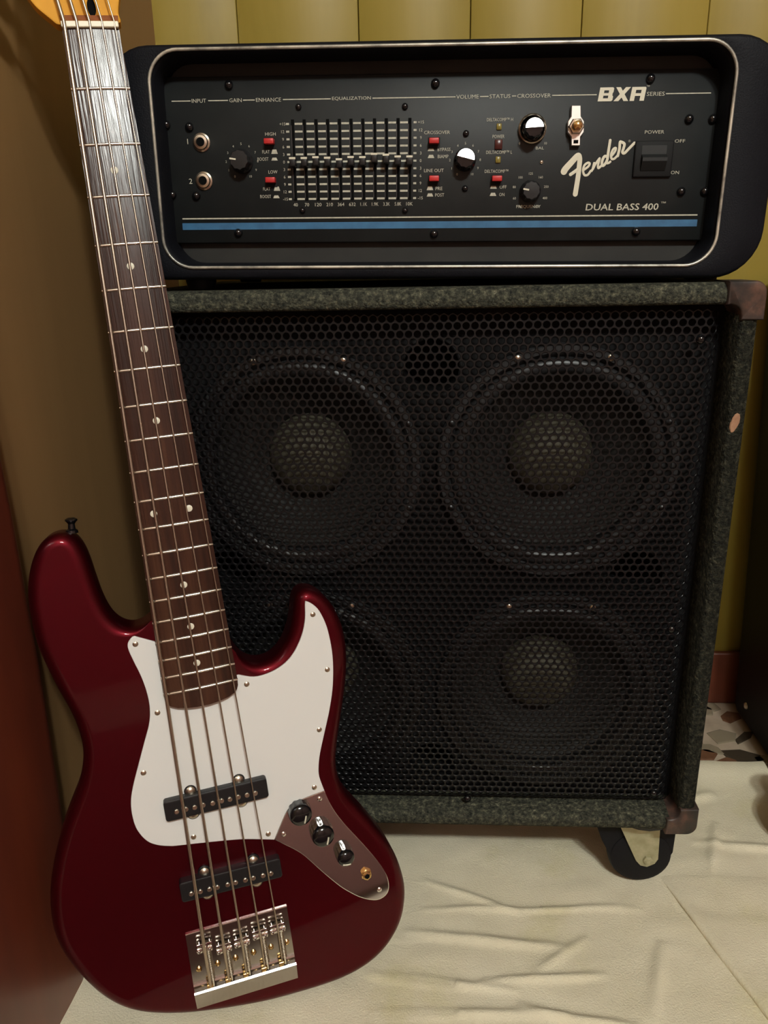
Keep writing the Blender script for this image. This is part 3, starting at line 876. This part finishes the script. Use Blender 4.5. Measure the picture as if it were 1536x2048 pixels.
    box('bracket_slot', (c[0] + .0008, py - .0053, c[2] - .0125), (.0042, .0006, .0028), M['hole'], b)
    # power rocker
    f = box('power_switch', (.1979, py - .0012, .1115), (.035, .0035, .031), M['blackmatte'], t, .0012, 2)
    V = [(-.0112, 0, .0115), (.0112, 0, .0115), (-.0112, -.0002, .0040), (.0112, -.0002, .0040), (-.0112, -.0052, .0008), (.0112, -.0052, .0008), (-.0112, -.0052, -.0022), (.0112, -.0052, -.0022), (-.0112, -.0005, -.0100), (.0112, -.0005, -.0100), (-.0112, .001, -.0104), (.0112, .001, -.0104)]
    V = [(q[0] + .1979, q[1] + py - .003, q[2] + .1115) for q in V]
    F = [(0, 1, 3, 2), (2, 3, 5, 4), (4, 5, 7, 6), (6, 7, 9, 8), (8, 9, 11, 10), (0, 2, 4, 6, 8, 10), (1, 11, 9, 7, 5, 3), (10, 11, 1, 0)]
    mesh('rocker', V, F, M['rockerblack'], f)
    # script logo
    G = dict(F=[(117.0, 101.9), (118.4, 104.3), (123.1, 109.5), (127.9, 114.6), (129.9, 115.1), (130.9, 111.8), (130.8, 106.1), (130.4, 97.0), (128.9, 81.9)],
             bar=[(123.3, 99.3), (125.8, 100.9), (129.5, 103.5)],
             e1=[(135.4, 103.2), (139.2, 106.0), (140.3, 108.4), (138.5, 109.1), (135.6, 107.0), (134.6, 102.7), (136.2, 98.7), (139.3, 98.9), (142.0, 102.6)],
             n=[(142.6, 102.2), (143.9, 105.0), (144.4, 108.8), (143.5, 103.6), (145.4, 107.6), (148.4, 112.0), (149.1, 112.3), (148.1, 106.9), (148.8, 104.5), (151.4, 106.8)],
             d=[(155.6, 114.3), (153.3, 114.3), (151.6, 110.6), (151.9, 106.8), (153.9, 107.3), (156.1, 111.5), (156.6, 118.1), (157.5, 128.3)],
             d2=[(156.7, 118.1), (156.0, 109.6), (157.4, 108.7), (159.3, 110.0)],
             e2=[(159.4, 114.3), (162.6, 118.5), (163.1, 121.3), (160.9, 120.4), (159.3, 116.2), (160.1, 112.4), (162.6, 112.4), (165.4, 115.2)],
             r=[(165.5, 114.7), (166.5, 120.8), (166.5, 125.9), (167.6, 126.4), (170.6, 124.7), (170.2, 121.2), (169.5, 117.9), (171.4, 117.0), (175.1, 120.7), (179.9, 125.7)])
    V, F = [], []; lay = 0
    for k, pts in G.items():
        q = catmull(mm(pts), 6, False)
        w = .0021
        if k == 'F': w = [.0052 + .0008 * math.cos(i / 12) for i in range(len(q))]
        if k == 'bar': w = .0030
        if k in ('d', 'r'): w = .0025
        lay += .00006
        brush(q, w, yt - lay, V, F)
    mesh('script_logo', V, F, M['cream_bright'], pan)
    text('lettering', '\u00ae', .1752, .1272, yt, .0022, None, cr, pan)
    tx('DUAL BASS 400', 173.5, 70.6, 6.0, 68, shear=.08, bold=.012)
    tx('\u2122', 211.6, 74.2, 1.5, 4.5)
    rects('white_rule', [(-.249, .2445, .0624, .0636)], yt, cr, pan)
    rects('blue_band', [(-.2495, .2450, .0528, .0590)], yt, M['blue'], pan)
    return t
amplifier_head()

# ================================================================== bass guitar
def bass_guitar():
    t = empty('bass_guitar', (0, 0, 0), 'dark red five-string electric bass with white pickguard, leaning against the amplifier', 'bass guitar')
    U = Vector((0.93791, 0.34291, 0.05228)); Vv = Vector((0.11459, -0.16403, -0.97978)); Nn = Vector((0.3274, -0.92493, 0.19314))
    Rm = Matrix((U, -Vv, Nn)).transposed().to_4x4()
    t.matrix_world = Matrix.Translation((-0.1756, 0.58281, -0.00433)) @ Rm
    V0 = 952.0
    def L(u, v, n): return Vector((u / 1000, (V0 - v) / 1000, n / 1000))
    def conv(x, y, z): return (x, y, z)
    def out2(P): return [(a / 1000, (V0 - b) / 1000) for a, b in P]
    BODY = [(-35.0, 517.4), (-37.9, 521.4), (-46.1, 525.4), (-55.9, 525.0), (-62.0, 521.2), (-68.3, 514.7), (-72.6, 505.0), (-75.8, 493.2), (-78.3, 477.6), (-80.3, 461.5), (-82.1, 448.6), (-85.8, 436.8), (-90.2, 429.3), (-98.0, 424.9), (-106.5, 424.6), (-114.0, 427.6), (-121.6, 434.7), (-128.4, 445.8), (-133.9, 459.4), (-136.9, 471.2), (-139.0, 489.3), (-138.4, 521.8), (-134.2, 544.7), (-127.7, 571.0), (-121.2, 592.4), (-117.3, 611.8), (-116.3, 630.3), (-118.7, 646.1), (-126.5, 667.8), (-137.5, 687.2), (-147.4, 705.7), (-157.9, 729.1), (-166.9, 755.8), (-171.1, 775.3), (-173.1, 801.6), (-170.5, 823.6), (-164.7, 842.4), (-157.2, 859.5), (-145.2, 881.7), (-129.8, 901.4), (-112.9, 914.9), (-95.1, 923.9), (-71.5, 932.5), (-46.5, 938.8), (-21.4, 943.8), (12.4, 949.0), (41.0, 950.9), (70.4, 951.8), (96.7, 950.7), (121.7, 945.4), (143.6, 934.5), (160.2, 918.3), (171.1, 900.0), (177.0, 877.8), (177.6, 858.6), (173.4, 833.9), (165.0, 809.6), (154.9, 790.5), (144.6, 772.2), (134.5, 756.2), (126.6, 741.4), (122.4, 726.0), (121.5, 711.2), (124.3, 694.3), (129.9, 673.8), (137.9, 646.6), (143.4, 626.4), (147.6, 606.0), (149.4, 585.2), (148.3, 565.4), (143.8, 547.6), (136.1, 532.3), (125.5, 521.5), (115.1, 518.0), (106.9, 521.1), (102.6, 529.7), (100.4, 540.3), (96.7, 553.3), (90.7, 566.3), (82.4, 577.3), (72.0, 584.4), (59.8, 586.0), (48.6, 581.6), (42.0, 574.9), (38.1, 565.7), (28, 556), (10, 545), (-12, 533), (-26, 524)]
    q = smooth_poly(resample(catmull(out2(BODY), 5), .0028), 8)
    def pocket(p):            # the edge rounding dies away inside the neck pocket
        d = min(math.hypot(p[0] - x, p[1] - (V0 - v) / 1000) for x, v in ((.030, 559), (.010, 547), (-.012, 535), (-.024, 524)))
        return min(1.0, max(0.04, (d - .010) / .030))
    slab('body', q, -.052, -.008, .011, M['red'], t, conv, 6, None, True, pocket)
    GUARD = [(-34.9, 541.0), (-47.5, 534.4), (-53.0, 532.0), (-57.2, 534.8), (-59.5, 538.8), (-59.4, 544.7), (-56.8, 555.8), (-52.6, 571.9), (-50.3, 586.5), (-49.7, 600.0), (-51.0, 611.6), (-54.0, 622.1), (-58.8, 633.2), (-70.7, 661.0), (-78.5, 680.2), (-82.2, 694.0), (-82.9, 708.7), (-80.8, 722.4), (-74.0, 735.5), (-64.7, 742.7), (-53.8, 746.9), (-48.5, 748.2), (-23.2, 752.5), (2.9, 757.2), (20.4, 761.2), (46.6, 769.4)]
    G2 = [(46.6, 769.4), (61.3, 745.2), (67.7, 739.2), (79.5, 734.3), (104.4, 731.2)]
    G3 = [(104.4, 731.2), (101.3, 714.9), (102.2, 703.7), (105.6, 690.1), (113.3, 669.1), (121.0, 648.4), (127.4, 626.8), (131.0, 606.6), (132.5, 589.4), (132.1, 572.8), (130.1, 557.1), (125.4, 542.5), (119.8, 534.6), (113.8, 530.3), (112.2, 532.4), (110.3, 546.2), (106.5, 559.0), (100.1, 571.3), (91.9, 582.0), (81.5, 589.9), (67.4, 595.0), (51.8, 595.8), (37.2, 590.3)]
    g = catmull(GUARD, 4, False)[:-1] + catmull(G2, 4, False)[:-1] + catmull(G3, 4, False)
    g = g + [(20, 592), (0, 590), (-20, 580), (-33, 560)]
    pg = slab('pickguard', out2(g), -.0082, -.0060, .0006, M['guard'], t, conv, 2, 0)
    for u, v in [(-52.5, 539.5), (-43.7, 610.3), (-65.9, 666.4), (-30.6, 743.8), (41.4, 761.4), (94.6, 724.8), (108.2, 665.1), (125.1, 604.3), (118.4, 544.7), (43.5, 601.3)]:
        lathe('screw', [(.0027, 0), (.0027, .0003), (.0019, .0009), (.0004, .0011)], L(u, v, -6.0), (0, 0, 1), M['nickel'], pg, 12)
    PL = [(46.9, 769.9), (61.3, 745.7), (67.9, 739.6), (79.6, 734.7), (104.6, 731.6), (107.8, 744.7), (112.5, 757.4), (120.4, 773.1), (129.4, 788.2), (138.5, 803.5), (147.6, 820.0), (154.3, 833.8), (158.0, 845.9), (158.7, 855.1), (156.8, 862.5), (151.9, 867.0), (144.1, 868.5), (135.0, 865.4), (124.6, 858.8), (115.4, 850.5), (105.7, 840.1), (90.2, 819.2), (75.2, 797.3), (66.0, 786.9), (56.5, 778.4)]
    pl = catmull(PL[:5], 4, False)[:-1] + catmull(PL[4:] + [PL[0]], 4, False)[:-1]
    cp = slab('control_plate', out2(pl), -.0082, -.0066, .0005, M['chrome'], t, conv, 2, 0)
    for u, v in [(98.3, 738.8), (56.6, 766.2), (147.6, 857.4)]:
        lathe('screw', [(.0026, 0), (.0026, .0003), (.0018, .0010), (.0004, .0012)], L(u, v, -6.6), (0, 0, 1), M['chrome'], cp, 12)
    for (u, v), r, d in (((75.8, 745.2), .0122, (-.28, .96)), ((95.2, 774.2), .0122, (-.28, .96)), ((115.2, 804.6), .0096, (1, .16))):
        h = .0135
        pr = [(r, 0), (r, .0015), (r * .97, .008), (r * .95, .0095)] + [(r * .95 * math.cos(a), .0095 + .0055 * math.sin(a)) for a in (.3, .6, .9, 1.2, 1.45)]
        seg = 48
        o = L(u, v, -6.4)
        VV, FF = lathe_data(pr, o, (0, 0, 1), seg)
        for i in range(len(VV)):
            if i // seg < 3 and (i % 4) < 2:
                c = Vector((o.x, o.y, VV[i].z)); VV[i] = c + (VV[i] - c) * .95
        k = mesh('knob', VV, FF, M['blackgloss'], t, True, 30)
        dx_, dy_ = d[0], -d[1]
        off = (.0035, -.0038) if r > .011 else (-.0006, -.0052)
        pts = []
        for s in (-1, 0, 1):
            x, y = off[0] + dx_ * s * .0040, off[1] + dy_ * s * .0040
            rr_ = min(1, math.hypot(x, y) / (r * .95))
            pts.append((o.x + x, o.y + y, o.z + .0095 + .0055 * math.sqrt(max(0, 1 - rr_ * rr_)) + .0002))
        tube('indicator_line', pts, .0008, M['cream_bright'], k, 6)
    j = lathe('output_jack', [(.0060, 0), (.0060, .0022), (.0046, .003), (.0046, .0055), (.0030, .0060), (.0026, .001)], L(135.4, 834.5, -6.6), (0, 0, 1), M['brass'], t, 6)
    lathe('jack_hole', [(.0028, .0005), (.0028, .0057)], L(135.4, 834.5, -6.6), (0, 0, 1), M['hole'], j, 14)
    # pickups
    def pickup(u0, u1, va, vb, skew, ears, poles, label):
        P = rr(u0 / 1000, u1 / 1000, 0, (vb - va) / 1000, .0028, 4)
        P = [(a, (V0 - vb) / 1000 + b - skew * (a - u0 / 1000) / ((u1 - u0) / 1000) / 1000) for a, b in P]
        pk = slab('pickup', P, -.0085, .0022, .0012, M['blackplastic'], t, conv, 2, 0)
        pk['label'] = label
        for u, v in ears:
            lathe('mounting_screw', [(.0050, -.0065), (.0050, -.0045), (.0036, -.0032), (.0014, -.0026)], L(u, v, 0), (0, 0, 1), M['nickel'], pk, 16)
            lathe('mounting_ear', [(.0064, -.0085), (.0064, -.0062), (.0058, -.0056)], L(u, v, 0), (0, 0, 1), M['blackplastic'], pk, 18)
        for u, v in poles:
            lathe('pole_piece', [(.0024, -.001), (.0024, .0032), (.0018, .0037)], L(u, v, 0), (0, 0, 1), M['nickel'], pk, 12)
    pickup(-52.8, 47.6, 697.0, 717.8, .9, [(-26.2, 696.0), (21.0, 696.8), (-27.0, 719.5), (20.4, 720)],
           [(-41.6, 709.2), (-32.8, 709.2), (-24.5, 709.6), (-16.4, 709.4), (-7.1, 710.0), (1.6, 709.8), (9.5, 710.4), (17.8, 710.2), (26.5, 710.6), (34.7, 710.8)], 'black pickup set in the white pickguard')
    pickup(-51.4, 48.6, 783.2, 804.2, 2.6, [(-26.1, 783.0), (22.5, 785.0), (-26.4, 806.8), (22.6, 808.6)],
           [(-41.4, 796.8), (-32.8, 797.1), (-23.8, 797.4), (-16.2, 797.6), (-6.0, 797.9), (1.8, 798.1), (11.6, 798.4), (19.5, 798.6), (29.4, 798.9), (37.4, 799.1)], 'black pickup set in the red body near the bridge')
    # bridge
    def skew_v(u): return (u + 53) / 101 * 1.2
    prof = [(843.2, -8.4), (843.2, -6.4), (844.2, -6.0), (899.5, -6.0), (901.2, -5.2), (902.0, -3), (902.6, 1.8), (904.2, 3.0), (906.2, 2.4), (926.6, -6.2), (927.2, -8.4)]
    VV, FF = [], []
    us = [-54.4, 48.4]
    for u in us:
        for v, n in prof: VV.append(L(u - (v - 843) * .015 if u < 0 else u, v + skew_v(u), n))
    n_ = len(prof)
    for i in range(n_): FF.append((i, (i + 1) % n_, n_ + (i + 1) % n_, n_ + i))
    FF.append(tuple(range(n_))); FF.append(tuple(range(n_, 2 * n_)))
    br = mesh('bridge', VV, FF, M['bridgemetal'], t)
    sad = [(-38.0, 857.5), (-19.6, 864.5), (-1.6, 863.5), (17.2, 861.0), (35.4, 860.5)]
    for i, (u, v) in enumerate(sad):
        VV, FF = lathe_data([(.0036, -.0078), (.0044, -.0070), (.0044, -.0012), (.0034, 0), (.0044, .0012), (.0044, .0070), (.0036, .0078)], L(u, v, 1.6), (1, 0, 0), 18)
        s = mesh('saddle', VV, FF, M['chrome'], br, True, 40)
        ends = []
        for du in (-5.2, 5.2):
            ends.append(lathe_data([(.0013, -.0075), (.0013, .0052), (.0009, .0056)], L(u + du, v, 1.6), (0, 0, 1), 10))
        VV, FF = join_data(ends); mesh('height_screw', VV, FF, M['chrome'], br, True, 40)
        ux = u + 2.6
        VV, FF = tube_data([L(ux, v + 3, 0), L(ux, 902.5, -.2)], .0013, 8); mesh('intonation_screw', VV, FF, M['chrome'], br, True, 60)
        n = int((894 - v) / 1.6)
        pts = []
        for k in range(n * 8):
            a = k * math.pi / 4
            pts.append(L(ux + 2.3 * math.cos(a), v + 5 + k * 1.5 / 8, 2.3 * math.sin(a)))
        VV, FF = tube_data(pts, .00048, 5); mesh('spring', VV, FF, M['nickel'], br, True, 80)
        lathe('ball_end', [(.0012, -.003), (.0028, -.0024), (.0030, 0), (.0028, .0024), (.0012, .003)], L(u - 1.5, 900.8, -.6), (1, 0, 0), M['brass'], br, 12)
    for u, v in [(-47.2, 884), (-28.6, 884), (-10.4, 884), (8.0, 884), (26.2, 884), (42.6, 884)]:
        lathe('screw', [(.0030, 0), (.0030, .0006), (.0018, .0017), (.0004, .002)], L(u, v, -6.0), (0, 0, 1), M['brass'], br, 12)
    # neck, fretboard
    RAD = 241.0
    def hw(v): return 23.1 + (35.15 - 23.1) * min(v, 597) / 592
    def crown(u, h): return (h * h - u * u) / (2 * RAD)
    st = [(v, hw(v)) for v in [-4.5, 0] + [20 * k for k in range(1, 30)] + [592]] + [(598, 34.8), (602, 33.2), (605, 30), (607.5, 24), (609.3, 15), (610.2, 6)]
    NU = 10
    VV, FF = [], []
    for v, h in st:
        full = hw(min(v, 597))
        for k in range(NU + 1):
            u = -h + 2 * h * k / NU
            VV.append(L(u, v, crown(u, full)))
        VV.append(L(h, v, -6)); VV.append(L(-h, v, -6))
    w = NU + 3
    for i in range(len(st) - 1):
        for k in range(w): FF.append((i * w + k, i * w + (k + 1) % w, (i + 1) * w + (k + 1) % w, (i + 1) * w + k))
    FF.append(tuple(range(w))); FF.append(tuple((len(st) - 1) * w + k for k in range(w)))
    fb = mesh('fretboard', VV, FF, M['rosewood'], t, True, 35)
    VV, FF = [], []
    st2 = [(v, hw(v) - .4) for v in (-12, 0, 60, 150, 250, 350, 430, 470, 500, 530, 560, 596)]
    for v, h in st2:
        flat = 0 if v < 440 else min(1, (v - 440) / 60)
        dpt = 15 + 3.5 * min(1, max(0, v) / 430)
        for k in range(9):
            a = math.pi * k / 8
            uu, nn = -h * math.cos(a), -6 - dpt * math.sin(a) ** .7
            if flat > 0:
                nn2 = -6 - 14 if 0 < k < 8 else -6
                uu2 = uu if k in (0, 8) else (-h if k < 3 else h if k > 5 else uu)
                uu, nn = uu * (1 - flat) + uu2 * flat, nn * (1 - flat) + nn2 * flat
            VV.append(L(uu, v, nn))
    for i in range(len(st2) - 1):
        for k in range(9): FF.append((i * 9 + k, i * 9 + (k + 1) % 9, (i + 1) * 9 + (k + 1) % 9, (i + 1) * 9 + k))
    FF.append(tuple(range(9))); FF.append(tuple((len(st2) - 1) * 9 + k for k in range(9)))
    mesh('neck', VV, FF, M['neckback'], t, True, 50)
    fret = lambda n: 864 * (1 - 2 ** (-n / 12))
    for n in range(1, 21):
        v = fret(n); h = hw(v) - .1
        pts = [L(-h, v, crown(h, h) - .2)] + [L(-h + 2 * h * k / 10, v, crown(-h + 2 * h * k / 10, h) + .25) for k in range(0, 11)] + [L(h, v, crown(h, h) - .2)]
        tube('fret', pts, [.0007] + [.0013] * 11 + [.0007], M['fretwire'], fb, 8)
    for n in (3, 5, 7, 9, 12, 15, 17, 19):
        v = (fret(n) + fret(n - 1)) / 2
        for u in ((-16.0, 16.0) if n == 12 else (0,)):
            lathe('inlay_dot', [(.0032, -.0008), (.0032, .0001), (.0030, .00022)], L(u, v, crown(u, hw(v))), (0, 0, 1), M['inlay'], fb, 18)
    bm = bmesh.new(); add_box(bm, L(0, -2.4, 1.2), (.0465, .0050, .0048), .0006, 1)
    from_bm('nut', bm, M['bone'], t)
    VV = [L(-23.2, -4.8, -6), L(23.2, -4.8, -6), L(23.2, -4.8, .2), L(-23.2, -4.8, .2), L(-23.8, -14.5, -9), L(24.2, -14.5, -9), L(24.2, -14.0, -6.8), L(-23.8, -14.0, -6.8)]
    mesh('fretboard_end', VV, [(0, 1, 2, 3), (4, 5, 6, 7), (3, 2, 6, 7), (0, 3, 7, 4), (1, 2, 6, 5), (0, 1, 5, 4)], M['boardend'], t)
    # headstock
    HS = [(23.2, -8), (24.6, -16), (27.5, -28), (33, -46), (36, -62), (33, -82), (24, -110), (16, -145), (14, -190), (18, -225), (8, -243), (-14, -246), (-30, -232), (-40, -205), (-50, -160), (-57, -110), (-60, -75), (-57, -52), (-44.5, -25.5), (-36.3, -16.0), (-29, -9.6), (-24.5, -7)]
    hs = slab('headstock', smooth_poly(resample(catmull(out2(HS), 4), .003), 1), -.021, -.0085, .0012, M['maple'], t, conv, 2)
    VV, FF = [], []
    P = [(3.4 + 3.6 * math.cos(a), -21 + 7.5 * math.sin(a) + (-5 if math.sin(a) < -.9 else 0)) for a in [k * math.pi / 12 for k in range(24)]]
    P = out2(P)
    slab('truss_rod_opening', P, -.0090, -.0082, 0, M['hole'], hs, conv, 2, 0)
    for i, (u, v) in enumerate([(-34, -62), (-29, -98), (-24, -134), (-19, -170), (-14, -206)]):
        tn = lathe('tuner', [(.0085, 0), (.0085, .001), (.0055, .002), (.0055, .016), (.0045, .018)], L(u, v, -8.5), (0, 0, 1), M['nickel'], hs, 20)
        VV, FF = join_data([tube_data([L(u, v, -23), L(u - 42, v, -23)], .003, 8), lathe_data([(.004, 0), (.012, .001), (.014, .004), (.012, .007), (.004, .008)], L(u - 44, v, -26.5), (0, 0, 1), 16)])
        mesh('tuner_key', VV, FF, M['nickel'], tn, True, 50)
        tube('tuner_collar', [L(u, v, -20), L(u, v, -26)], .008, M['nickel'], tn, 14)
    # strings
    posts = [(-34, -62), (-29, -98), (-24, -134), (-19, -170), (-14, -206)]
    nutu = [-20.6, -10.4, -.1, 10.0, 20.0]
    rad = [1.70, 1.38, 1.10, .85, .66]
    for i in range(5):
        su, sv = sad[i]
        pu, pv = posts[i]
        r = rad[i]
        na = 3.2 + r * .2; nsad = 6.0 + r
        tube('string', [L(pu + 5.6, pv, -2), L(nutu[i], -4.6, na), L(nutu[i], -.2, na), L(su, sv - .5, nsad), L(su, sv + 2.5, nsad - .8), L(su - .6, 901.5, .6)], r / 1000, M['string'], t, 10)
    # strap buttons
    for u, v, d in ((-92.2, 426.5, (.10, 1, 0)), (-6, 944.5, (-.12, -1, 0))):
        lathe('strap_button', [(.0058, -.002), (.0054, .0005), (.0034, .002), (.0030, .0065), (.0045, .0085), (.0056, .0095), (.0056, .011), (.003, .0125)] if v < 600 else [(.0062, -.002), (.0058, .002), (.0040, .004), (.0040, .006), (.0062, .008), (.003, .010)], L(u, v, -30), d, M['nickel'] if v > 600 else M['blackgloss'], t, 20)
    return t
bass_guitar()
